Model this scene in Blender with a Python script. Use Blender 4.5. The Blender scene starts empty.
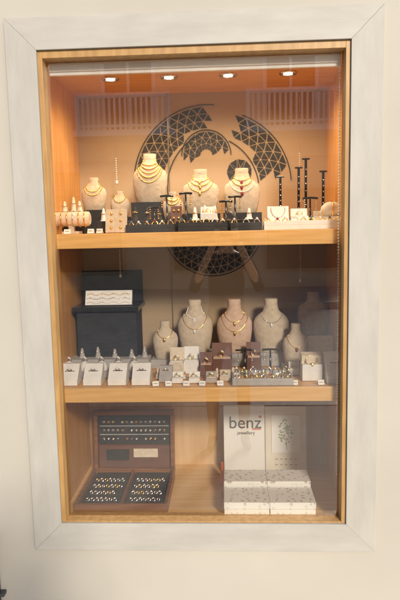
import bpy, math, random
from mathutils import Vector, Matrix, Euler
random.seed(7)
sc=bpy.context.scene
S=0.8; ZO=0.33           # cabinet drawn in 1.25x units, converted to metres here
D=2.3416

# ---------------------------------------------------------------- materials
def mat(name,c1,c2=None,scale=8,rough=.5,metal=0,bump=0,stretch=(1,1,1),detail=6,lo=.35,hi=.65,emit=None,coat=0):
    m=bpy.data.materials.new(name); m.use_nodes=True
    nt=m.node_tree; n=nt.nodes; l=nt.links
    b=n['Principled BSDF']; b.inputs['Roughness'].default_value=rough; b.inputs['Metallic'].default_value=metal
    if coat: b.inputs['Coat Weight'].default_value=coat
    c2=c2 or tuple(x*.82 for x in c1)
    tc=n.new('ShaderNodeTexCoord'); mp=n.new('ShaderNodeMapping'); mp.inputs['Scale'].default_value=stretch
    nz=n.new('ShaderNodeTexNoise'); nz.inputs['Scale'].default_value=scale; nz.inputs['Detail'].default_value=detail
    cr=n.new('ShaderNodeValToRGB'); cr.color_ramp.elements[0].position=lo; cr.color_ramp.elements[1].position=hi
    cr.color_ramp.elements[0].color=(*c2,1); cr.color_ramp.elements[1].color=(*c1,1)
    l.new(tc.outputs['Object'],mp.inputs['Vector']); l.new(mp.outputs[0],nz.inputs['Vector'])
    l.new(nz.outputs['Fac'],cr.inputs[0]); l.new(cr.outputs[0],b.inputs['Base Color'])
    if bump:
        bp=n.new('ShaderNodeBump'); bp.inputs['Strength'].default_value=bump; bp.inputs['Distance'].default_value=.01
        l.new(nz.outputs['Fac'],bp.inputs['Height']); l.new(bp.outputs[0],b.inputs['Normal'])
    if emit:
        b.inputs['Emission Color'].default_value=(*emit[0],1); b.inputs['Emission Strength'].default_value=emit[1]
    return m

M_wall=mat('plaster_cream',(.485,.455,.40),(.435,.405,.355),1.6,.85,0,.25,detail=12,lo=.3,hi=.7)
M_frame_h=mat('limed_board_h',(.46,.44,.40),(.385,.365,.33),5,.6,0,.15,(1.2,5,5),12,.25,.7)
M_frame_v=mat('limed_board_v',(.46,.44,.40),(.385,.365,.33),5,.6,0,.15,(5,5,1.2),12,.25,.7)
M_lining=mat('oak_lining',(.46,.27,.10),(.36,.20,.07),6,.45,0,.08,(9,9,1.5),7)
M_wood=mat('beech_wood',(.76,.41,.12),(.66,.33,.085),5,.38,0,.05,(1,12,12),7)
M_woodv=mat('beech_wood_vertical',(.72,.37,.105),(.60,.28,.065),5,.38,0,.05,(12,12,1),7)
M_edge=mat('beech_edge',(.72,.44,.16),(.62,.35,.11),6,.35,0,.03,(1,10,14),7)
M_floorw=mat('beech_floor',(.82,.55,.25),(.72,.44,.17),5,.35,0,.03,(1,12,12),7)
M_back=mat('taupe_panel',(.47,.34,.21),(.41,.29,.17),2,.6)
M_backlow=mat('taupe_panel_low',(.70,.47,.25),(.60,.38,.18),3,.55,0,0,(10,4,1))
M_orn=mat('ornament_cutout',(.02,.016,.013),(.012,.01,.008),10,.7)
M_brass=mat('ornament_brass',(.42,.32,.2),(.3,.22,.13),20,.35,.7)
M_linen=mat('linen_cream',(.72,.62,.48),(.62,.52,.39),60,.9,0,.3)
M_linen2=mat('linen_beige',(.62,.51,.38),(.52,.42,.30),60,.9,0,.3)
M_pink=mat('linen_blush',(.66,.47,.36),(.56,.39,.29),60,.9,0,.3)
M_white=mat('white_leatherette',(.80,.78,.74),(.72,.70,.66),25,.5,0,.1)
M_grey=mat('grey_suede',(.42,.40,.38),(.35,.33,.31),30,.85)
M_black=mat('black_velvet',(.022,.021,.022),(.012,.012,.013),30,.7)
M_blackg=mat('black_acrylic',(.015,.015,.016),(.01,.01,.011),10,.15)
M_gold=mat('gold',(.95,.66,.22),(.85,.55,.15),20,.22,1)
M_silver=mat('silver',(.88,.87,.85),(.7,.7,.7),20,.18,1)
M_gem=mat('pearl',(.85,.82,.78),(.75,.7,.66),20,.15,0,coat=1)
M_red=mat('ruby_enamel',(.35,.03,.03),(.2,.01,.01),20,.2)
M_blue=mat('turquoise_stone',(.05,.2,.32),(.03,.1,.2),20,.2)
M_walnut=mat('walnut_case',(.27,.11,.04),(.16,.06,.022),6,.3,0,.05,(1,10,10))
M_brown=mat('brown_box',(.18,.075,.05),(.12,.05,.035),9,.5)
M_chrome=mat('chrome',(.8,.8,.8),(.6,.6,.6),8,.15,1)
M_lamp=mat('lamp_glow',(.9,.85,.7),None,8,.4,emit=((1,.86,.62),14))
M_paper=mat('printed_board_white',(.80,.78,.74),(.76,.74,.69),5,.6)
M_paper2=mat('printed_board_cream',(.76,.70,.58),(.68,.62,.50),14,.6)
M_ink=mat('ink_grey',(.10,.10,.10),None,8,.6)
M_orange=mat('ink_orange',(.7,.16,.04),None,8,.6)
M_green=mat('ink_green',(.22,.34,.16),(.4,.48,.25),40,.6)
M_tan=mat('ink_tan',(.50,.40,.27),(.40,.30,.18),30,.6)
M_pipe=mat('dark_pipe',(.06,.06,.065),None,8,.5)
M_setts=mat('pale_stone_setts',(.50,.48,.44),(.40,.38,.35),6,.85,0,.3)
M_paving=mat('pale_paving',(.50,.47,.42),(.42,.39,.35),3,.85,0,.2)
M_ground=mat('dusty_ground',(.34,.31,.26),(.26,.24,.2),.5,.9)
M_fac=mat('facade_cream',(.80,.68,.52),(.72,.60,.45),1.5,.85)
M_fac2=mat('facade_base',(.60,.52,.42),(.52,.45,.36),1.5,.8)
M_wp=mat('white_paint',(.86,.86,.84),(.80,.80,.78),5,.5)
M_win=mat('dark_window_glass',(.05,.06,.07),(.03,.035,.04),2,.08)
M_terr=mat('terracotta',(.38,.14,.06),(.28,.1,.05),8,.8)
M_line=mat('kerb_stone',(.5,.49,.46),(.4,.39,.37),20,.7)
M_skin=mat('skin',(.60,.37,.26),(.55,.33,.23),8,.5)
M_shirt=mat('navy_cotton',(.03,.04,.07),(.02,.03,.05),20,.9)
M_short=mat('charcoal_cotton',(.06,.06,.06),(.04,.04,.04),20,.9)
M_hair=mat('brown_hair',(.06,.03,.015),(.03,.015,.01),40,.6)

def glassmat():
    m=bpy.data.materials.new('window_glass'); m.use_nodes=True
    nt=m.node_tree; n=nt.nodes; l=nt.links; n.clear()
    o=n.new('ShaderNodeOutputMaterial'); mx=n.new('ShaderNodeMixShader')
    t=n.new('ShaderNodeBsdfTransparent'); t.inputs[0].default_value=(.99,.99,.985,1)
    g=n.new('ShaderNodeBsdfGlossy'); g.inputs['Roughness'].default_value=0.0; g.inputs['Color'].default_value=(1,1,1,1)
    f=n.new('ShaderNodeFresnel'); f.inputs['IOR'].default_value=1.5
    mu=n.new('ShaderNodeMath'); mu.operation='MULTIPLY'; mu.inputs[1].default_value=4.6; mu.use_clamp=True
    l.new(f.outputs[0],mu.inputs[0]); l.new(mu.outputs[0],mx.inputs[0]); l.new(t.outputs[0],mx.inputs[1]); l.new(g.outputs[0],mx.inputs[2])
    l.new(mx.outputs[0],o.inputs[0]); return m
M_glass=glassmat()

def floralmat():
    m=mat('floral_print',(.80,.78,.73),(.77,.75,.70),5,.5)
    nt=m.node_tree; n=nt.nodes; l=nt.links; b=n['Principled BSDF']
    tc=n.new('ShaderNodeTexCoord'); v=n.new('ShaderNodeTexVoronoi'); v.inputs['Scale'].default_value=52
    v.inputs['Randomness'].default_value=.7
    nz=n.new('ShaderNodeTexNoise'); nz.inputs['Scale'].default_value=280; nz.inputs['Detail'].default_value=2
    ad=n.new('ShaderNodeMath'); ad.operation='ADD'
    s=n.new('ShaderNodeMath'); s.operation='MULTIPLY'; s.inputs[1].default_value=1.1
    cr=n.new('ShaderNodeValToRGB'); e=cr.color_ramp.elements
    e[0].position=.78; e[0].color=(.36,.31,.23,1); e[1].position=.84; e[1].color=(.80,.78,.73,1)
    x=cr.color_ramp.elements.new(.64); x.color=(.50,.33,.20,1)
    l.new(tc.outputs['Object'],v.inputs['Vector']); l.new(tc.outputs['Object'],nz.inputs['Vector'])
    l.new(nz.outputs['Fac'],s.inputs[0]); l.new(s.outputs[0],ad.inputs[0]); l.new(v.outputs['Distance'],ad.inputs[1])
    l.new(ad.outputs[0],cr.inputs[0]); l.new(cr.outputs[0],b.inputs['Base Color']); return m
M_floral=floralmat()

# ---------------------------------------------------------------- builder
class B:
    def __init__(s,raw=False): s.v=[];s.f=[];s.m=[];s.sm=[];s.mats=[];s.raw=raw
    def add(s,vs,fs,mt,smooth=False):
        if mt not in s.mats: s.mats.append(mt)
        k=s.mats.index(mt); o=len(s.v); s.v+= [Vector(p) for p in vs]
        for f in fs: s.f.append([i+o for i in f]); s.m.append(k); s.sm.append(smooth)
    def box(s,x0,x1,y0,y1,z0,z1,mt):
        s.add([(x0,y0,z0),(x1,y0,z0),(x1,y1,z0),(x0,y1,z0),(x0,y0,z1),(x1,y0,z1),(x1,y1,z1),(x0,y1,z1)],
              [(0,3,2,1),(4,5,6,7),(0,1,5,4),(1,2,6,5),(2,3,7,6),(3,0,4,7)],mt)
    def obox(s,c,sz,mt,rot=(0,0,0)):
        R=Euler(rot).to_matrix(); c=Vector(c); h=Vector(sz)/2
        vs=[c+R@Vector((a*h.x,b*h.y,d*h.z)) for d in(-1,1) for a,b in((-1,-1),(1,-1),(1,1),(-1,1))]
        s.add(vs,[(0,3,2,1),(4,5,6,7),(0,1,5,4),(1,2,6,5),(2,3,7,6),(3,0,4,7)],mt)
    def prism(s,poly,x0,x1,mt):   # poly in (y,z) extruded along x
        n=len(poly); vs=[(x0,a,b) for a,b in poly]+[(x1,a,b) for a,b in poly]
        s.add(vs,[tuple(range(n)),tuple(range(2*n-1,n-1,-1))]+[(i,i+n,(i+1)%n+n,(i+1)%n) for i in range(n)],mt)
    def loft(s,rings,mt,smooth=True,cap=True):
        n=len(rings[0]); vs=[p for r in rings for p in r]; fs=[]
        for k in range(len(rings)-1):
            for i in range(n):
                j=(i+1)%n; fs.append((k*n+i,k*n+j,(k+1)*n+j,(k+1)*n+i))
        s.add(vs,fs,mt,smooth)
        if cap:
            s.add(rings[0],[tuple(range(n-1,-1,-1))],mt); s.add(rings[-1],[tuple(range(n))],mt)
    def lathe(s,cx,cy,prof,mt,n=20,sx=1,sy=1,cap=True):
        s.loft([[(cx+r*sx*math.cos(2*math.pi*i/n),cy+r*sy*math.sin(2*math.pi*i/n),z) for i in range(n)] for r,z in prof],mt,True,cap)
    def tube(s,pts,r,mt,n=6):
        pts=[Vector(p) for p in pts]; N=len(pts); rings=[]
        for i in range(N):
            t=pts[min(i+1,N-1)]-pts[max(i-1,0)]
            t.normalize(); up=Vector((0,0,1)) if abs(t.z)<.9 else Vector((0,1,0))
            a=t.cross(up).normalized(); b=t.cross(a)
            rings.append([pts[i]+a*r*math.cos(2*math.pi*k/n)+b*r*math.sin(2*math.pi*k/n) for k in range(n)])
        s.loft(rings,mt,True,True)
    def sph(s,c,r,mt,nu=8,nv=5,sc=(1,1,1)):
        c=Vector(c); vs=[c+Vector((0,0,r*sc[2]))]
        for j in range(1,nv):
            a=math.pi*j/nv
            for i in range(nu):
                b=2*math.pi*i/nu; vs.append(c+Vector((r*sc[0]*math.sin(a)*math.cos(b),r*sc[1]*math.sin(a)*math.sin(b),r*sc[2]*math.cos(a))))
        vs.append(c-Vector((0,0,r*sc[2]))); fs=[]
        for i in range(nu): fs.append((0,1+i,1+(i+1)%nu))
        for j in range(nv-2):
            for i in range(nu):
                a=1+j*nu; fs.append((a+i,a+nu+i,a+nu+(i+1)%nu,a+(i+1)%nu))
        L=len(vs)-1; a=1+(nv-2)*nu
        for i in range(nu): fs.append((a+i,L,a+(i+1)%nu))
        s.add(vs,fs,mt,True)
    def ring(s,c,R,r,mt,u=(1,0,0),w=(0,0,1),n=16):
        c=Vector(c);u=Vector(u).normalized();w=Vector(w).normalized();k=u.cross(w)
        rings=[]
        m=6
        for i in range(n):
            a=2*math.pi*i/n; d=u*math.cos(a)+w*math.sin(a)
            rings.append([c+d*(R+r*math.cos(2*math.pi*j/m))+k*r*math.sin(2*math.pi*j/m) for j in range(m)])
        rings.append(rings[0]); s.loft(rings,mt,True,False)
    def make(s,name,bevel=0,parent=None):
        vs=s.v if s.raw else [Vector((p.x*S,p.y*S,p.z*S+ZO)) for p in s.v]
        lo=Vector((min(p.x for p in vs),min(p.y for p in vs),min(p.z for p in vs)))
        hi=Vector((max(p.x for p in vs),max(p.y for p in vs),max(p.z for p in vs)))
        o=Vector(((lo.x+hi.x)/2,(lo.y+hi.y)/2,lo.z))
        me=bpy.data.meshes.new(name); me.from_pydata([tuple(p-o) for p in vs],[],s.f)
        for m in s.mats: me.materials.append(m)
        for p,k,q in zip(me.polygons,s.m,s.sm): p.material_index=k; p.use_smooth=q
        me.update(); ob=bpy.data.objects.new(name,me); ob.location=o; sc.collection.objects.link(ob)
        if bevel:
            bm=ob.modifiers.new('bevel','BEVEL'); bm.width=bevel; bm.segments=2; bm.limit_method='ANGLE'; bm.angle_limit=math.radians(50)
        if parent: ob.parent=parent
        return ob

# ---------------------------------------------------------------- street setting (metres)
b=B(True); b.add([(-150,-150,-.16),(150,-150,-.16),(150,150,-.16),(-150,150,-.16)],[(0,1,2,3)],M_ground); b.make('ground')
b=B(True); b.box(-30,30,-3.2,.02,-.15,0,M_paving)
b.box(-30,30,-3.35,-3.2,-.15,.006,M_line); b.make('pavement',.01)
b=B(True); b.add([(-60,-10.6,-.13),(60,-10.6,-.13),(60,-3.35,-.13),(-60,-3.35,-.13)],[(0,1,2,3)],M_setts)
b.make('road')
b=B(True); b.box(-30,30,-14.0,-10.75,-.15,0,M_paving); b.box(-30,30,-10.75,-10.6,-.15,.006,M_line); b.make('pavement',.01)

# opposite building
XR=3.7
e=bpy.data.objects.new('balcony_house',None); sc.collection.objects.link(e)
b=B(True); b.box(-14,XR,-22,-14.02,0,3.6,M_fac2); b.box(-14,XR,-22,-14,3.6,6.9,M_fac); b.box(-14.1,XR+.1,-22.2,-13.8,6.9,7.05,M_wp)
b.make('walls',0,e)
b=B(True); b.add([(-14.2,-22.3,7.05),(XR+.2,-22.3,7.05),(XR+.2,-13.7,7.05),(-14.2,-13.7,7.05),(-11,-18,8.6),(XR-3,-18,8.6)],
  [(0,4,5,1),(1,5,2),(2,5,4,3),(3,4,0)],M_terr); b.make('roof',0,e)
b=B(True)
for cx in(-11.5,-8.5,-5.6,-2.5,1.9):
    n=abs(cx)<4
    b.box(cx-.75,cx+.75,-14.0,-13.96,4.25 if n else 4.9,6.5,M_wp)
    z0=4.32 if n else 5.0
    for q in(-1,1):
        b.box(cx+q*.34-.3,cx+q*.34+.3,-13.955,-13.94,z0,6.38,M_win)
    b.box(cx-.9,cx+.9,-14,-13.85,6.5,6.6,M_wp)
for cx in(-12,-8,-3.9,-.3,2.3):
    b.box(cx-1.15,cx+1.15,-14.0,-13.95,.45,2.8,M_tan); b.box(cx-1.07,cx+1.07,-13.945,-13.93,.53,2.72,M_win)
b.make('windows',0,e)
b=B(True)
for x0,x1 in((-3.7,-1.3),(.67,3.2)):
    b.box(x0-.1,x1+.1,-13.98,-12.9,4.1,4.25,M_wp)
    b.box(x0,x1,-13.0,-12.92,5.05,5.17,M_wp); b.box(x0,x1,-12.99,-12.93,4.32,4.38,M_wp)
    n=int((x1-x0)/.14)
    for i in range(n+1):
        x=x0+.03+(x1-x0-.06)*i/n; b.box(x-.028,x+.028,-12.98,-12.94,4.25,5.05,M_wp)
    for x in(x0+.03,x1-.03): b.box(x-.04,x+.04,-13.9,-13.01,5.05,5.13,M_wp); b.box(x-.05,x+.05,-13.01,-12.915,4.25,5.18,M_wp)
b.make('balconies',0,e)
b=B(True)
for cx in(-8,-3.9): b.prism([(-13.9,3.3),(-12.7,2.75),(-12.7,2.6),(-12.75,2.6),(-13.9,3.15)],cx-1.3,cx+1.3,M_terr)
b.make('awnings',0,e)

# ---------------------------------------------------------------- shop wall with opening
b=B(); X0,X1,ZB,ZT=-9,9,-.4125,9
b.box(X0,-.70,.03,.30,ZB,ZT,M_wall); b.box(.70,X1,.03,.30,ZB,ZT,M_wall)
b.box(-.70,.70,.03,.30,ZB,.30,M_wall); b.box(-.70,.70,.03,.30,2.45,ZT,M_wall)
b.box(X0,X1,.30,7,8.8,9,M_wall); b.box(X0,X0+.3,.3,7,ZB,8.8,M_wall); b.box(X1-.3,X1,.3,7,ZB,8.8,M_wall); b.box(X0,X1,7,7.3,ZB,9,M_wall)
b.make('shop_wall')
b=B(); b.lathe(-.938,.0,[(.017,-.41),(.017,.27),(.024,.27),(.024,.31),(.015,.315)],M_pipe,14); b.box(-.97,-.905,-.005,.03,.02,.035,M_pipe); b.make('drainpipe')

# frame (mitred boards)
def frame_board(p,mt):
    vs=[(x,0,z) for x,z in p]+[(x,.052,z) for x,z in p]
    b.add(vs,[(0,1,2,3),(7,6,5,4),(0,4,5,1),(1,5,6,2),(2,6,7,3),(3,7,4,0)],mt)
o=(-.75,.75,.2455,2.5035); i_=(-.625,.625,.37,2.378)
eF=bpy.data.objects.new('window_frame',None); sc.collection.objects.link(eF)
g=.0002
for nm,p,mt in(('bottom_board',[(o[0]+g,o[2]),(o[1]-g,o[2]),(i_[1]-g,i_[2]),(i_[0]+g,i_[2])],M_frame_h),
             ('top_board',[(i_[0]+g,i_[3]),(i_[1]-g,i_[3]),(o[1]-g,o[3]),(o[0]+g,o[3])],M_frame_h),
             ('left_board',[(o[0],o[2]+g),(i_[0],i_[2]+g),(i_[0],i_[3]-g),(o[0],o[3]-g)],M_frame_v),
             ('right_board',[(i_[1],i_[2]+g),(o[1],o[2]+g),(o[1],o[3]-g),(i_[1],i_[3]-g)],M_frame_v)):
    b=B(); frame_board(p,mt); b.make(nm,.001,eF)
b=B()
b.box(-.6245,-.606,.012,.09,.372,2.377,M_lining); b.box(.606,.6245,.012,.09,.372,2.377,M_lining)
b.box(-.606,.606,.012,.09,2.348,2.377,M_lining); b.box(-.606,.606,.012,.09,.371,.378,M_lining)
b.make('lining',.001,eF)
b=B(); b.add([(-.606,.062,.378),(.606,.062,.378),(.606,.062,2.348),(-.606,.062,2.348)],[(0,1,2,3)],M_glass); b.make('window_glass')

# display cabinet
eC=bpy.data.objects.new('display_cabinet',None); sc.collection.objects.link(eC)
b=B()
b.box(-.68,-.655,.056,.75,.32,2.40,M_woodv); b.box(.655,.68,.056,.75,.32,2.40,M_woodv)
b.make('side_panels',0,eC)
b=B(); b.box(-.655,.655,.092,.745,2.36,2.40,M_wood); b.make('ceiling_panel',0,eC)
b=B(); b.box(-.655,.655,.056,.745,.32,.345,M_floorw); b.make('floor_panel',0,eC)
b=B(); b.box(-.655,.655,.72,.745,.96,2.36,M_back); b.box(-.655,.655,.70,.745,.345,.93,M_backlow)
b.box(-.176,-.170,.714,.72,.96,2.36,M_brass); b.make('back_panel',0,eC)
for nm,z0,z1 in(('upper_shelf',1.58,1.643),('middle_shelf',.893,.958)):
    b=B(); b.box(-.654,.654,.112,.719,z0+.004,z1-.002,M_wood); b.box(-.653,.653,.095,.112,z0,z1,M_edge)
    b.make(nm,.002,eC)
b=B(); b.box(-.60,.60,.078,.105,2.312,2.347,M_wp); b.box(-.60,.60,.083,.100,2.298,2.312,M_white); b.make('blind_headrail',.002)
b=B()
z=2.29
while z>.56: b.sph((.597,.08,z),.0048,M_wp,6,4); z-=.0125
b.tube([(.597,.08,2.31),(.597,.08,.56)],.0015,M_wp,5)
b.make('blind_bead_cord')
for X,za,zb in((-.432,2.02,1.90),(-.432,1.55,1.42),(.50,2.02,1.78),(.505,1.57,1.38)):
    b=B(); z=za
    b.tube([(X,.60,za+.01),(X,.60,zb)],.001,M_silver,5)
    while z>zb: b.sph((X,.60,z),.0035,M_gem,6,4); z-=.011
    top=2.36 if za>1.65 else 1.584
    b.tube([(X,.60,top),(X,.60,za)],.0005,M_silver,4)
    b.sph((X,.60,zb),.008,M_gem,8,5,(1,1,1.5)); b.make('hanging_bead_chain')

# ceiling spots
for x in(-.404,-.13,.145,.42):
    b=B(); b.ring((x,.39,2.357),.036,.006,M_chrome,(1,0,0),(0,1,0),24)
    b.lathe(x,.39,[(.034,2.3585),(.022,2.356)],M_chrome,20,cap=False)
    b.sph((x,.39,2.357),.022,M_lamp,12,6,(1,1,.35)); b.make('ceiling_spotlight')
    ld=bpy.data.lights.new('spot_beam','SPOT'); ld.energy=7.5; ld.color=(1,.74,.45); ld.spot_size=math.radians(160); ld.spot_blend=1; ld.shadow_soft_size=.03
    lo=bpy.data.objects.new('spot_beam',ld); lo.location=(x*S,.39*S,2.335*S+ZO); sc.collection.objects.link(lo)

# wall ornament of cut triangles
eb=B()
def tri(c,pts,y=.7165):
    m=sum((Vector(p) for p in pts),Vector((0,0)))/3
    q=[m+(Vector(p)-m)*.80 for p in pts]
    eb.add([(p.x,y,p.y) for p in q]+[(p.x,.7195,p.y) for p in q],[(0,1,2),(0,3,4,1),(1,4,5,2),(2,5,3,0)],M_orn)
def polar(cx,cz,r0,r1,nr,a0,a1,test,da):
    dr=(r1-r0)/nr
    for k in range(nr):
        ra,rb=r0+k*dr,r0+(k+1)*dr; n=max(4,int((a1-a0)/da)); st=(a1-a0)/n
        P=lambda r,a:(cx+r*math.cos(a),cz+r*math.sin(a))
        off=(k%2)*st/2
        for j in range(n):
            a=a0+j*st+off
            for T in([P(ra,a),P(ra,a+st),P(rb,a+st/2)],[P(rb,a+st/2),P(ra,a+st),P(rb,a+1.5*st)]):
                if all(test(*p) for p in T): tri(0,T)
def circ(cx,cz,r,a0,a1,n=48):
    eb.tube([(cx+r*math.cos(a0+(a1-a0)*i/n),.715,cz+r*math.sin(a0+(a1-a0)*i/n)) for i in range(n+1)],.0025,M_orn,5)
d=math.radians
polar(.032,1.905,.235,.385,4,d(84),d(203),lambda x,z: math.hypot(x-.117,z-1.874)>.306,d(8.6))
circ(.032,1.905,.392,d(84),d(201)); circ(.117,1.874,.300,d(112),d(196))
polar(.085,1.875,.225,.38,4,d(6),d(66),lambda x,z: math.hypot(x-.01,z-1.85)>.300,d(8.6))
circ(.085,1.875,.387,d(4),d(70)); circ(.01,1.85,.294,d(8),d(62))
polar(.027,2.04,.03,.125,3,d(0),d(180),lambda x,z:True,d(24)); circ(.027,2.04,.13,0,d(180),24)
polar(.053,1.67,.10,.26,4,d(190),d(350),lambda x,z: z<1.60,d(10.5)); circ(.053,1.67,.268,d(195),d(345))
polar(.20,1.95,.02,.07,1,d(0),d(360),lambda x,z:True,d(40))
eb.make('wall_ornament')

# ---------------------------------------------------------------- jewellery fixtures
LV=[(0,.26,.15),(.03,.28,.17),(.18,.31,.2),(.4,.345,.22),(.55,.345,.2),(.64,.31,.17),(.71,.23,.145),(.76,.165,.125),(.82,.135,.11),(.9,.125,.105),(.97,.13,.11),(1,.12,.10)]
def lev(t):
    for a,c in zip(LV,LV[1:]):
        if a[0]<=t<=c[0]:
            k=(t-a[0])/(c[0]-a[0]); return a[1]+(c[1]-a[1])*k,a[2]+(c[2]-a[2])*k
    return LV[-1][1:]
def bust(x,y,z,h,mt,neck=(),w=1.0,riser=0,pend=None,rm=None):
    b=B()
    if riser: b.box(x-.36*h*w,x+.36*h*w,y-.26*h,y+.26*h,z,z+riser,rm or M_black); z+=riser
    n=24; rings=[]
    for t,a,c in LV:
        rings.append([(x+a*w*h*math.copysign(abs(math.cos(q))**.85,math.cos(q)),y+c*h*math.sin(q)+.05*h*t,z+t*h) for q in [2*math.pi*i/n for i in range(n)]])
    b.loft(rings,mt)
    for drop,r,nm in neck:
        N=int(26+drop*50); P=[]
        for i in range(N+1):
            t=-1+2*i/N; xx=(.12+.13*drop/.3*.8)*h*w*math.sin(t*math.pi/2); zt=.86-drop*math.cos(t*math.pi/2)**.9
            a,c=lev(zt); xx=max(-.97*a*h*w,min(.97*a*h*w,xx))
            yy=y+.05*h*zt-c*h*math.sqrt(max(0,1-(xx/(a*h*w))**2))-r*.8
            P.append((x+xx,yy,z+zt*h))
        if r<.0025: b.tube(P,r,nm,5)
        else:
            for p in P: b.sph(p,r,nm,6,4)
        if pend: m=P[N//2]; b.sph((m[0],m[1]-.003,m[2]-.01),.009,pend,8,5,(.8,.5,1.3))
    return b.make('necklace_bust')
def tbar(x,y,z,h,w=.07,mt=M_blackg,jm=M_gold,drop=.05):
    b=B(); b.lathe(x,y,[(.026,z),(.026,z+.006),(.006,z+.010),(.004,z+h)],mt,14)
    b.tube([(x-w/2,y,z+h),(x,y,z+h+.003),(x+w/2,y,z+h)],.005,mt,8)
    for q in(-1,1):
        for k in range(5): b.sph((x+q*w*.36,y-.006,z+h-.008-k*drop/5),.0035+.001*(k==4),jm,6,4)
    b.make('earring_stand')
def cone(x,y,z,h,mt=M_white,rm=M_gold,gem=None):
    b=B(); b.lathe(x,y,[(.017,z),(.017,z+.004),(.013,z+.006),(.009,z+h*.6),(.005,z+h*.93),(.001,z+h)],mt,14)
    b.ring((x,y,z+h*.6),.0105,.0022,rm,(1,0,0),(0,1,.25)); b.sph((x,y-.012,z+h*.6-.001),.005,gem or M_gem,6,4)
    b.make('ring_cone')
def wedge(x,y,z,w,dp,h,mt=M_white,rm=M_gold):
    b=B(); b.prism([(y,z),(y+dp,z),(y+dp,z+h),(y+dp*.75,z+h),(y,z+h*.25)],x-w/2,x+w/2,mt)
    n=Vector((0,-h*.75,dp*.75)).normalized(); c=Vector((x,y+dp*.42,z+h*.68))
    b.obox(c-n*.002,(w*.55,.003,.006),M_black,(math.atan2(.75*h,.75*dp)+math.pi/2,0,0))
    b.ring(c+n*.004,.013,.0022,rm,n,(1,0,0)) ; b.sph(c+n*.018,.0055,M_gem,6,4)
    b.make('ring_wedge',.0015)
def tray(x0,x1,y0,y1,z,h,mt,inner,items):
    b=B(); b.box(x0,x1,y0,y1,z,z+h*.5,mt); t=.008
    b.box(x0,x1,y0,y0+t,z+h*.5,z+h,mt); b.box(x0,x1,y1-t,y1,z+h*.5,z+h,mt); b.box(x0,x0+t,y0+t,y1-t,z+h*.5,z+h,mt); b.box(x1-t,x1,y0+t,y1-t,z+h*.5,z+h,mt)
    b.box(x0+t,x1-t,y0+t,y1-t,z+h*.5,z+h*.62,inner)
    n=max(2,int((x1-x0)/.035))
    for r in range(items):
        for i in range(n):
            x=x0+.02+(x1-x0-.04)*i/(n-1)+random.uniform(-.003,.003); y=y0+.025+(y1-y0-.05)*(r/(max(1,items-1)))
            R_=random.uniform(.010,.015)
            mm=random.choice([M_gold,M_silver,M_gold]); b.ring((x,y,z+h*.62+R_),R_,.003,mm,(1,random.uniform(-.6,.6),0),(0,.2,1),12); b.sph((x,y-.002,z+h*.62+R_*2+.003),.006,random.choice([M_gem,M_silver,M_gem,M_red,M_blue]),6,4)
    return b.make('jewellery_tray',.001)
def card(x,y,z,w,h,mt=M_linen,jm=M_gold,rows=3,tilt=-.25):
    b=B(); c=(x,y+h*.12,z+h*.5); b.obox(c,(w,.01,h),mt,(tilt,0,0))
    R=Euler((tilt,0,0)).to_matrix()
    for r in range(rows):
        for q in(-1,1): b.sph(Vector(c)+R@Vector((q*w*.22,-.008,h*(.3-.3*r))),.0065,jm,7,4)
    b.prism([(y+h*.14,z),(y+h*.45,z),(y+h*.24,z+h*.6)],x-.006,x+.006,mt)
    b.make('earring_card_stand',.001)
def gbox(name,x,y,z,w,dp,h,mt,top=None,ring=True):
    b=B(); b.box(x-w/2,x+w/2,y,y+dp,z,z+h*.6,mt)
    b.obox((x,y+dp*1.0,z+h*.85),(w,.012,h*.75),mt,(-.2,0,0)); b.box(x-w*.42,x+w*.42,y+.006,y+dp-.012,z+h*.6,z+h*.66,top or M_white)
    if ring: b.ring((x,y+dp*.45,z+h*.78),.012,.0022,M_gold,(1,0,0),(0,0,1)); b.sph((x,y+dp*.42,z+h*.78+.014),.006,M_gem,6,4)
    return b.make(name,.0025)
def panel(name,x,y,z,w,h,mt,tilt=-.15,th=.012,jm=None):
    b=B(); b.obox((x,y+math.sin(-tilt)*h/2,z+math.cos(tilt)*h/2+.001),(w,th,h),mt,(tilt,0,0))
    b.prism([(y+.02,z),(y+.02+h*.35,z),(y+.02+h*.15,z+h*.6)],x-.008,x+.008,mt)
    if jm:
        R=Euler((tilt,0,0)).to_matrix()
        for i in range(25):
            t=-1+2*i/24; b.sph(Vector((x,y+math.sin(-tilt)*h/2,z+math.cos(tilt)*h/2))+R@Vector((w*.33*math.sin(t*1.57),-th/2-.003,h*.38-h*.6*math.cos(t*1.57))),.0028,jm,6,4)
    b.make(name,.002)
def tag(x,y,z):
    a=random.uniform(-.3,.3); b=B(); b.obox((x,y,z+.011),(.028,.0015,.022),M_paper,(-.5,0,a)); b.obox((x,y+.011,z+.011),(.028,.0015,.022),M_paper,(.5,0,a))
    b.obox((x,y-.0022,z+.0125),(.018,.0005,.002),M_ink,(-.5,0,a)); b.make('price_tag')

UZ=1.6435
def U(m,y): return (-.0463+.00175*(m-200))*(D+y)+.1234     # tape marks along the upper shelf
def Mx(m,y): return (-.0540+.00181*(m-200))*(D+y)+.1234    # tape marks along the middle shelf
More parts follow.
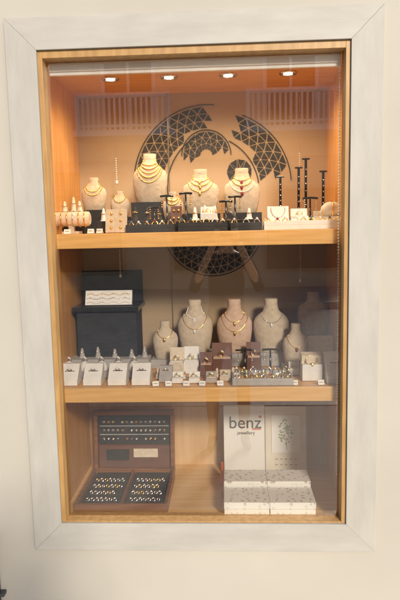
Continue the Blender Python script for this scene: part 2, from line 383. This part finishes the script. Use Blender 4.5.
# --- upper shelf
gN=[(.10,.004,M_gold),(.18,.005,M_gold),(.27,.004,M_gold),(.36,.0045,M_gold),(.46,.0035,M_gold)]
bust(U(152,.48),.48,UZ,.235,M_linen2,gN,1.05,.145)
bust(U(202,.48),.48,UZ,.215,M_linen2,[(.14,.003,M_gold),(.24,.0035,M_gold),(.38,.003,M_gold)],1.22,.085,M_gold)
bust(U(243,.48),.48,UZ,.215,M_linen2,[(.14,.003,M_gold),(.26,.0035,M_gold),(.4,.003,M_gem)],1.2,.085,M_red)
bust(U(95,.50),.50,UZ,.16,M_linen2,[(.3,.003,M_gold),(.42,.003,M_gold)],1.15,.115)
bust(U(121,.55),.55,UZ,.13,M_linen2,[(.3,.003,M_gold)],1.1,.08)
bust(U(174,.40),.40,UZ,.13,M_linen2,[(.2,.004,M_gold),(.34,.004,M_gold)],1.1,.06)
# bracelet roll
b=B(); y=.26; x0,x1=U(52,y),U(90,y); zc=UZ+.068
b.box((x0+x1)/2-.04,(x0+x1)/2+.04,y-.03,y+.03,UZ,UZ+.012,M_linen2); b.box((x0+x1)/2-.012,(x0+x1)/2+.012,y-.012,y+.012,UZ+.012,zc,M_linen2)
nn=20
b.loft([[(x,y+r*math.cos(2*math.pi*i/nn),zc+r*math.sin(2*math.pi*i/nn)) for i in range(nn)] for x,r in((x0,.026),(x0+.006,.033),(x1-.006,.033),(x1,.026))],M_linen)
for k in range(6): b.ring((x0+.02+k*(x1-x0-.04)/5,y,zc),.0355,.0028,random.choice([M_gold,M_gold,M_silver]),(0,1,0),(0,0,1),22)
b.make('bracelet_roll')
b=B(); b.box(U(52,.40),U(84,.36),.35,.43,UZ,UZ+.105,M_black); b.make('black_riser',.002)
for m,hh in((58,.065),(65,.05),(74,.07),(80,.05)): cone(U(m,.38),.38,UZ+.106,hh,M_linen)
card(U(116,.15),.15,UZ,.095,.105,M_linen2)
b=B(); b.box(U(98,.3),U(175,.3),.26,.36,UZ,UZ+.055,M_black); b.make('black_riser',.002)
tray(U(127,.15),U(176,.15),.12,.23,UZ,.035,M_black,M_black,1)
tray(U(179,.15),U(228,.15),.12,.23,UZ,.04,M_black,M_black,1)
tray(U(231,.15),U(262,.15),.12,.23,UZ,.035,M_black,M_black,1)
b=B(); b.box(U(178,.32),U(262,.32),.27,.38,UZ,UZ+.05,M_blackg); b.make('black_riser',.002)
for m in(104,): cone(U(m,.3),.30,UZ+.056,.06)
for m in(136,148,160): cone(U(m,.31),.31,UZ+.056,random.uniform(.045,.065),M_black,M_gold,random.choice([M_gem,M_gold]))
for m in(196,206,216,250): cone(U(m,.32),.32,UZ+.051,random.uniform(.045,.07),M_white,M_gold,M_gem)
gbox('ring_box',U(209,.30),.285,UZ+.051,.07,.05,.05,M_white)
for m,h in((168,.16),(187,.17),(227,.13),(236,.15)): tbar(U(m,.24),.245,UZ,h,.06,M_blackg,M_gold)
tbar(U(155,.24),.25,UZ,.11,.05,M_blackg,M_gold)
card(U(177,.30),.30,UZ+.0,.05,.12,M_brown,M_gold,3)
for m in(90,66,99): tag(U(m,.13),.13,UZ)
# right part
tray(U(264,.17),U(350,.17),.13,.34,UZ,.038,M_white,M_white,2)
panel('earring_panel',U(279,.2),.22,UZ+.03,.095,.075,M_white,-.3,.012,M_silver)
for m,h in((281,.25),(299,.29),(306,.33),(323,.27)):
    x=U(m,.42); b=B(); b.box(x-.028,x+.028,.40,.45,UZ,UZ+.008,M_blackg)
    b.prism([(.425,UZ+.008),(.435,UZ+.008),(.435,UZ+h),(.425,UZ+h)],x-.006,x+.006,M_blackg)
    for k in range(6): b.sph((x,.421,UZ+h*.35+k*h*.1),.0035,M_silver,6,4)
    b.tube([(x-.018,.43,UZ+h),(x+.018,.43,UZ+h)],.0045,M_blackg,8); b.make('bracelet_stand',.001)
gbox('ring_box',U(300,.25),.24,UZ+.026,.075,.05,.055,M_white)
gbox('ring_box',U(322,.25),.26,UZ+.026,.06,.05,.045,M_white)
b=B(); b.sph((U(331,.3),.30,UZ+.085),.05,M_white,14,8,(1,.5,.75)); b.box(U(331,.3)-.04,U(331,.3)+.04,.27,.33,UZ+.026,UZ+.055,M_white)
b.ring((U(331,.3),.30,UZ+.085),.039,.0035,M_gold,(0,.66,0),(0,0,1)); b.make('bracelet_cushion')
tbar(U(311,.30),.33,UZ+.02,.12,.07,M_blackg,M_silver)

# --- middle shelf
MZ=.9585
for m,y,h,mt,w,rs,nk,pd in((168,.50,.19,M_linen2,1,.045,[(.3,.0018,M_gold)],M_gold),
    (198,.55,.27,M_linen2,.98,.065,[(.2,.0035,M_gem),(.4,.0018,M_gold)],M_gem),
    (237,.55,.27,M_pink,.98,.065,[(.28,.0018,M_gold),(.45,.0018,M_gold)],M_gold),
    (273,.55,.27,M_linen2,.98,.065,[(.3,.003,M_silver)],M_gem),
    (297,.42,.205,M_linen2,.9,.02,[(.4,.0018,M_gold)],M_red),
    (314,.62,.22,M_linen2,1.1,.14,[(.3,.003,M_silver)],None)):
    bust(Mx(m,y),y,MZ,h,mt,nk,w,rs,pd,M_grey)
panel('necklace_panel',Mx(321,.42),.42,MZ,.125,.16,M_linen,-.12,.012,M_silver)
# black pedestal with pad
x=Mx(113,.5)
b=B(); b.box(x-.15,x+.15,.42,.62,MZ,MZ+.30,M_black); b.box(x-.165,x+.165,.40,.64,MZ+.30,MZ+.325,M_blackg)
b.box(x-.16,x+.16,.60,.625,MZ+.325,MZ+.49,M_black); b.make('display_pedestal',.003)
b=B(); b.obox((x+.01,.46,MZ+.362),(.235,.018,.075),M_white,(-.35,0,0))
for r in range(3):
    for i in range(26): b.sph((x-.095+.21*i/25,.446+.02*(r-1)*.36*1.0,MZ+.362+.02*(r-1)+.004*math.sin(i*.9)),.003,[M_gem,M_silver,M_gold][r],6,4)
b.make('bracelet_pad',.002)
# tiers of ring domes on the left
b=B(); b.box(Mx(62,.40),Mx(152,.40),.36,.46,MZ,MZ+.07,M_grey); b.box(Mx(62,.40),Mx(152,.40),.27,.36,MZ,MZ+.03,M_grey); b.make('tiered_riser',.002)
for m in(68,84,100,117,134,147): cone(Mx(m,.41),.41,MZ+.07,random.uniform(.035,.06),M_grey,M_silver)
for m in(70,86,103,120,136): 
    xx=Mx(m,.31); b=B(); b.lathe(xx,.315,[(.030,MZ+.0305),(.030,MZ+.04),(.026,MZ+.055),(.014,MZ+.07),(.004,MZ+.074)],M_white,16); b.ring((xx,.312,MZ+.078),.011,.0025,M_silver,(1,0,0),(0,0,1)); b.sph((xx,.31,MZ+.092),.006,M_gem,6,4); b.make('ring_dome')
for m in(70,94,119,143): wedge(Mx(m,.17)+.0,.14,MZ,.083,.085,.088,M_white,M_silver)
wedge(Mx(167,.19),.19,MZ,.06,.07,.065,M_grey,M_gold)
for m,y in((179,.17),(196,.17),(213,.17),(227,.2)): gbox('ring_box',Mx(m,y),y,MZ,.05,.04,.036,random.choice([M_white,M_grey,M_linen2]))
gbox('ring_box',Mx(178,.3),.32,MZ,.07,.06,.10,M_linen); gbox('ring_box',Mx(193,.34),.34,MZ,.075,.06,.10,M_white)
gbox('jewellery_box',Mx(208,.3),.30,MZ,.06,.05,.085,M_brown,M_pink); gbox('jewellery_box',Mx(224,.36),.36,MZ,.10,.06,.11,M_brown,M_pink)
gbox('jewellery_box',Mx(256,.36),.38,MZ,.07,.05,.11,M_brown,M_pink)
tbar(Mx(247,.30),.31,MZ,.12,.09,M_blackg,M_silver); tbar(Mx(272,.36),.36,MZ,.11,.08,M_blackg,M_silver)
for m in(160,185,219,235): cone(Mx(m,.26),.26,MZ,random.uniform(.04,.055),M_linen,M_gold)
for m in(157,170,188,204,222,296,322): tag(Mx(m,.125),.125,MZ)
tray(Mx(234,.2),Mx(293,.2),.12,.28,MZ,.032,M_grey,M_silver,2)
b=B(); xx=Mx(263,.2)
for i in range(40): a=i*.157; b.sph((xx+.05*math.cos(a),.2+.035*math.sin(a),MZ+.026),.004,M_gold,6,4)
b.make('bead_bracelet')
b=B(); xx=Mx(313,.2); b.box(xx-.045,xx+.045,.19,.26,MZ,MZ+.075,M_white); b.obox((xx,.245,MZ+.095),(.09,.05,.04),M_linen,(.2,0,0)); b.ring((xx,.215,MZ+.088),.026,.004,M_gold,(1,0,0),(0,.5,1)); b.sph((xx,.195,MZ+.07),.014,M_gold,10,6,(1,.4,1)); b.make('watch_stand',.003)
wedge(Mx(338,.15),.14,MZ,.095,.11,.125,M_white,M_gold)
gbox('ring_box',Mx(296,.3),.30,MZ,.05,.04,.045,M_white)

# --- bottom: open ring case
FZ=.3455
eR=bpy.data.objects.new('ring_case',None); sc.collection.objects.link(eR)
b=B(); x0,x1=-.60,-.165; y0,y1=.12,.53
t=.016
b.box(x0,x1,y0,y1,FZ,FZ+.02,M_walnut); b.box(x0,x1,y0,y0+t,FZ+.02,FZ+.055,M_walnut); b.box(x0,x1,y1-t,y1,FZ+.02,FZ+.055,M_walnut)
b.box(x0,x0+t,y0+t,y1-t,FZ+.02,FZ+.055,M_walnut); b.box(x1-t,x1,y0+t,y1-t,FZ+.02,FZ+.055,M_walnut)
xm=(x0+x1)/2; b.box(xm-.006,xm+.006,y0+t,y1-t,FZ+.02,FZ+.054,M_walnut)
b.make('case_base',.002,eR)
def ringgrid(b,cx,cy,cz,w,h,nx,ny,R,mt,up=.6):
    for i in range(nx):
        for j in range(ny):
            if random.random()<.08: continue
            p=Vector((-w/2+w*(i+.5)/nx+random.uniform(-.001,.001),0,-h/2+h*(j+.5)/ny)); p2=R@p
            c=Vector((cx,cy,cz))+p2
            n=R@Vector((0,-1,0)); up_=R@Vector((0,0,1))
            b.ring(c+n*.006,min(w/nx,h/ny)*random.uniform(.3,.38),.0026,random.choice([mt,mt,mt,M_gold]),R@Vector((1,random.uniform(-.2,.2),0)),(n*.8+up_*up),10)
            if random.random()<.35: b.sph(c+n*.014,.0045,M_gem,6,4)
b=B()
Rf=Euler((-math.pi/2,0,0)).to_matrix()
for q in(-1,1):
    cx=xm+q*.103; b.box(cx-.09,cx+.09,y0+t+.004,y1-t-.004,FZ+.02,FZ+.036,M_black)
    for j in range(4): b.box(cx-.085,cx+.085,y0+.065+j*.075,y0+.073+j*.075,FZ+.036,FZ+.040,M_black)
    ringgrid(b,cx,(y0+y1)/2-.03,FZ+.038,.15,.28,7,4,Rf,M_silver)
b.make('case_rings',0,eR)
b=B(); th=-.10; c=Vector(((x0+x1)/2,.57,FZ+.185)); R=Euler((th,0,0)).to_matrix(); W=.43; H=.34
for off,sz in(((0,.012,0),(W,.014,H)),((0,-.012,H/2-.012),(W,.035,.024)),((0,-.012,-H/2+.012),(W,.035,.024)),((-W/2+.01,-.012,0),(.02,.035,H-.048)),((W/2-.01,-.012,0),(.02,.035,H-.048))):
    b.obox(c+R@Vector(off),sz,M_walnut,(th,0,0))
b.make('case_lid',.002,eR)
b=B()
b.obox(c+R@Vector((0,.0,.062)),(W-.045,.012,.155),M_black,(th,0,0))
p=c+R@Vector((0,-.008,.062)); ringgrid(b,p.x,p.y,p.z,.35,.135,14,3,R,M_silver)
for k in(-.023,.023): b.obox(c+R@Vector((0,-.008,.062+k)),(W-.06,.005,.004),M_grey,(th,0,0))
b.obox(c+R@Vector((0,.0,-.085)),(W-.045,.010,.125),M_brown,(th,0,0))
b.obox(c+R@Vector((.06,-.010,-.06)),(.13,.008,.045),M_linen,(th,0,0))
b.obox(c+R@Vector((-.09,-.012,-.07)),(.12,.010,.055),M_black,(th,0,0))
b.make('lid_trays',0,eR)

# --- bottom right: printed board and gift boxes
eP=bpy.data.objects.new('jewellery_sign_board',None); sc.collection.objects.link(eP)
th=-.10; R=Euler((th,0,0)).to_matrix()
def onb(cx,off,sz,mt,b): b.obox(Vector((cx,.57,FZ+.19))+R@Vector(off),sz,mt,(th,0,0))
b=B(); cx=.205; onb(cx,(0,0,0),(.217,.014,.375),M_paper,b); b.make('left_sheet',.001,eP)
b=B(); cx2=.424; onb(cx2,(0,0,-.003),(.215,.014,.365),M_paper2,b); onb(cx2,(0,-.009,.035),(.15,.004,.20),M_paper,b)
for i in range(60):
    a=random.uniform(0,6.28); r=.055*math.sqrt(random.random())
    b.obox(Vector((cx2,.57,FZ+.19))+R@Vector((r*math.cos(a)*.7,-.0125,.045+r*math.sin(a)*1.2)),(.010,.002,.006),random.choice([M_green,M_tan,M_green]),(th,a,0))
onb(cx2,(.004,-.0125,-.02),(.003,.002,.06),M_green,b)
for i in range(14): onb(cx2,(-.05+.1*(i%5)/4,-.009,-.10-.03*(i//5)),(.014,.003,.006),M_tan,b)
b.make('right_sheet',0,eP)
def txt(s,size,p,mt,parent,rx):
    cu=bpy.data.curves.new(s,'FONT'); cu.body=s; cu.size=size*S; cu.align_x='CENTER'; cu.extrude=.0005; cu.materials.append(mt)
    ob=bpy.data.objects.new('lettering',cu); sc.collection.objects.link(ob)
    ob.rotation_euler=(rx,0,0); ob.location=(p[0]*S,p[1]*S,p[2]*S+ZO); ob.parent=parent
    if parent.type=='MESH': ob.location=Vector(ob.location)-parent.location
P0=Vector((cx,.57,FZ+.19))
txt('benz',.092,P0+R@Vector((.005,-.009,.065)),M_ink,eP,math.pi/2+th); txt('jewellery',.026,P0+R@Vector((.01,-.009,.032)),M_ink,eP,math.pi/2+th)
b=B(); onb(cx,(.066,-.009,.060),(.045,.003,.006),M_orange,b); b.sph(Vector((cx+.085,.57,FZ+.19))+R@Vector((0,-.008,.125)),.008,M_orange,10,6,(1,.3,1)); b.make('logo_mark',0,eP)
for k in(0,1):
    bx0=.098+k*.206
    for ya,yb,hh in((.075,.225,.088),(.238,.37,.112)):
        b=B(); b.box(bx0,bx0+.202,ya,yb,FZ,FZ+hh*.62,M_floral); b.box(bx0-.0015,bx0+.2035,ya-.0015,yb+.0015,FZ+hh*.64,FZ+hh,M_floral)
        b.box(bx0+.002,bx0+.200,ya+.002,yb-.002,FZ+hh*.61,FZ+hh*.65,M_tan); ob=b.make('patterned_gift_box',.002)
        if ya<.1: txt('benz',.026,(bx0+.05+.1*k,ya-.004,FZ+.012),M_ink,ob,math.pi/2)
b=B(); b.box(.08,.092,.3,.52,FZ,FZ+.06,M_orange); b.box(.079,.093,.299,.521,FZ+.06,FZ+.09,M_orange); b.make('orange_box',.002)

# ---------------------------------------------------------------- photographer (stands in the street, seen only mirrored)
CX,CY=.1234*S,-D*S
eH=bpy.data.objects.new('photographer',None); sc.collection.objects.link(eH)
def skin(name,V,E,root=0,sub=2):
    me=bpy.data.meshes.new(name); me.from_pydata([v[:3] for v in V],E,[]); ob=bpy.data.objects.new(name,me); sc.collection.objects.link(ob)
    bpy.context.view_layer.objects.active=ob
    md=ob.modifiers.new('skin','SKIN'); md.use_smooth_shade=True
    for i,v in enumerate(V):
        sv=me.skin_vertices[0].data[i]; r=v[3]; sv.radius=(r,r) if not isinstance(r,tuple) else r; sv.use_root=(i==root)
    ss=ob.modifiers.new('sub','SUBSURF'); ss.levels=sub; ss.render_levels=sub
    dg=bpy.context.evaluated_depsgraph_get(); m2=bpy.data.meshes.new_from_object(ob.evaluated_get(dg)); ob.modifiers.clear(); ob.data=m2
    for p in m2.polygons: p.use_smooth=True
    return ob
bx,by=CX,CY-.36
V=[(0,0,.93,(.15,.11)),(0,0,1.10,(.13,.10)),(0,0,1.30,(.16,.11)),(0,0,1.43,(.10,.08)),(0,.01,1.50,.05),(0,.03,1.57,.055)]
E=[(0,1),(1,2),(2,3),(3,4),(4,5)]
for q in(-1,1):
    i=len(V); V+=[(q*.10,0,.84,.095),(q*.115,.01,.50,.058),(q*.12,-.02,.33,.055),(q*.12,0,.09,.034),(q*.125,.02,.045,.038),(q*.14,.16,.03,.028)]
    E+=[(0,i),(i,i+1),(i+1,i+2),(i+2,i+3),(i+3,i+4),(i+4,i+5)]
    i=len(V); V+=[(q*.17,0,1.41,.055),(q*.25,.06,1.20,.042),(q*.12,.25,1.48,.027),(q*.085,.29,1.56,.028)]
    E+=[(3,i),(i,i+1),(i+1,i+2),(i+2,i+3)]
V=[(x+bx,y+by,z,r) for x,y,z,r in V]
body=skin('body',V,E)
for m in(M_skin,M_shirt,M_short,M_black): body.data.materials.append(m)
for p in body.data.polygons:
    c=p.center; dx=abs(c.x-bx); 
    if c.z<.085: p.material_index=3
    elif .58<c.z<1.0 and dx<.24: p.material_index=2
    elif 1.0<=c.z<1.475 and c.y<by+.15: p.material_index=1
body.parent=eH
for q in(-1,1):
    HV=[(q*.085,.29,1.56,.024),(q*.07,.30,1.60,.026)]; HE=[(0,1)]
    for k in range(4):
        i=len(HV); zz=1.585+.019*k; L=[.9,1,.95,.75][k]
        HV+=[(q*.075,.315,zz,.009),(q*.07,.315+.03*L,zz+.004,.0085),(q*.05,.32+.03*L,zz+.004,.0075),(q*(.05-.018*L),.315+.03*L,zz+.003,.006)]
        HE+=[(1,i),(i,i+1),(i+1,i+2),(i+2,i+3)]
    i=len(HV); HV+=[(q*.06,.285,1.585,.011),(q*.035,.275,1.60,.009),(q*.02,.27,1.61,.007)]; HE+=[(0,i),(i,i+1),(i+1,i+2)]
    h=skin('hand',[(x+bx,y+by,z,r) for x,y,z,r in HV],HE,0,1); h.data.materials.append(M_skin); h.parent=eH
b=B(True); hc=(bx,by+.045,1.65)
b.sph(hc,.1,M_skin,20,14,(.76,.95,1.18)); b.sph((bx,by+.145,1.64),.014,M_skin,8,6,(.8,1.2,1.4))
for q in(-1,1): b.sph((bx+q*.03,by+.128,1.665),.011,M_gem,8,6); b.sph((bx+q*.03,by+.137,1.665),.005,M_black,6,5); b.sph((bx+q*.077,by+.04,1.65),.028,M_skin,8,6,(.3,.6,1))
b.sph((bx,by+.132,1.598),.018,M_red,8,5,(1.2,.4,.35)); b.make('head',0,eH)
b=B(True); b.sph((bx,by+.02,1.68),.108,M_hair,20,14,(.84,.95,1.03)); b.sph((bx,by-.03,1.58),.07,M_hair,14,10,(1,.6,1.5)); b.make('hair',0,eH)
b=B(True); b.box(bx-.065,bx+.065,by+.28,by+.325,1.605,1.69,M_black); b.box(bx-.025,bx+.025,by+.285,by+.32,1.69,1.71,M_black)
n=18; b.loft([[(bx+r*math.cos(2*math.pi*i/n),y,1.648+r*math.sin(2*math.pi*i/n)) for i in range(n)] for y,r in((by+.325,.034),(by+.345,.034),(by+.352,.030))],M_blackg); b.make('camera_body',.003,eH)

# ---------------------------------------------------------------- light, sky, camera
w=bpy.data.worlds.new('World'); sc.world=w; w.use_nodes=True
nt=w.node_tree; bg=nt.nodes['Background']; sky=nt.nodes.new('ShaderNodeTexSky'); sky.sky_type='NISHITA'; sky.sun_disc=False
el=math.radians(27); az=math.radians(180-20)   # hazy sun through the gap beside the opposite house
sky.sun_elevation=el; sky.sun_rotation=az; bg.inputs[1].default_value=.15
nt.links.new(sky.outputs[0],bg.inputs[0])
sd=bpy.data.lights.new('sun','SUN'); sd.energy=4.2; sd.angle=math.radians(9); sd.color=(1,.90,.76)
so=bpy.data.objects.new('sun',sd); sc.collection.objects.link(so)
dv=Vector((math.sin(az)*math.cos(el),math.cos(az)*math.cos(el),math.sin(el)))
so.rotation_euler=dv.to_track_quat('Z','Y').to_euler(); so.location=dv*30
cd=bpy.data.cameras.new('camera'); co=bpy.data.objects.new('camera',cd); sc.collection.objects.link(co)
cd.sensor_fit='VERTICAL'; cd.sensor_height=24; cd.lens=567/600*24; cd.clip_start=.02; cd.clip_end=600
Rm=Matrix(((.99877,.01506,.04729),(.04508,.12348,-.99132),(-.02077,.99223,.12265)))
co.matrix_world=Matrix.Translation((CX,CY,1.65))@Rm.to_4x4()
sc.camera=co
sc.view_settings.view_transform='Standard'; sc.view_settings.look='None'; sc.view_settings.exposure=0
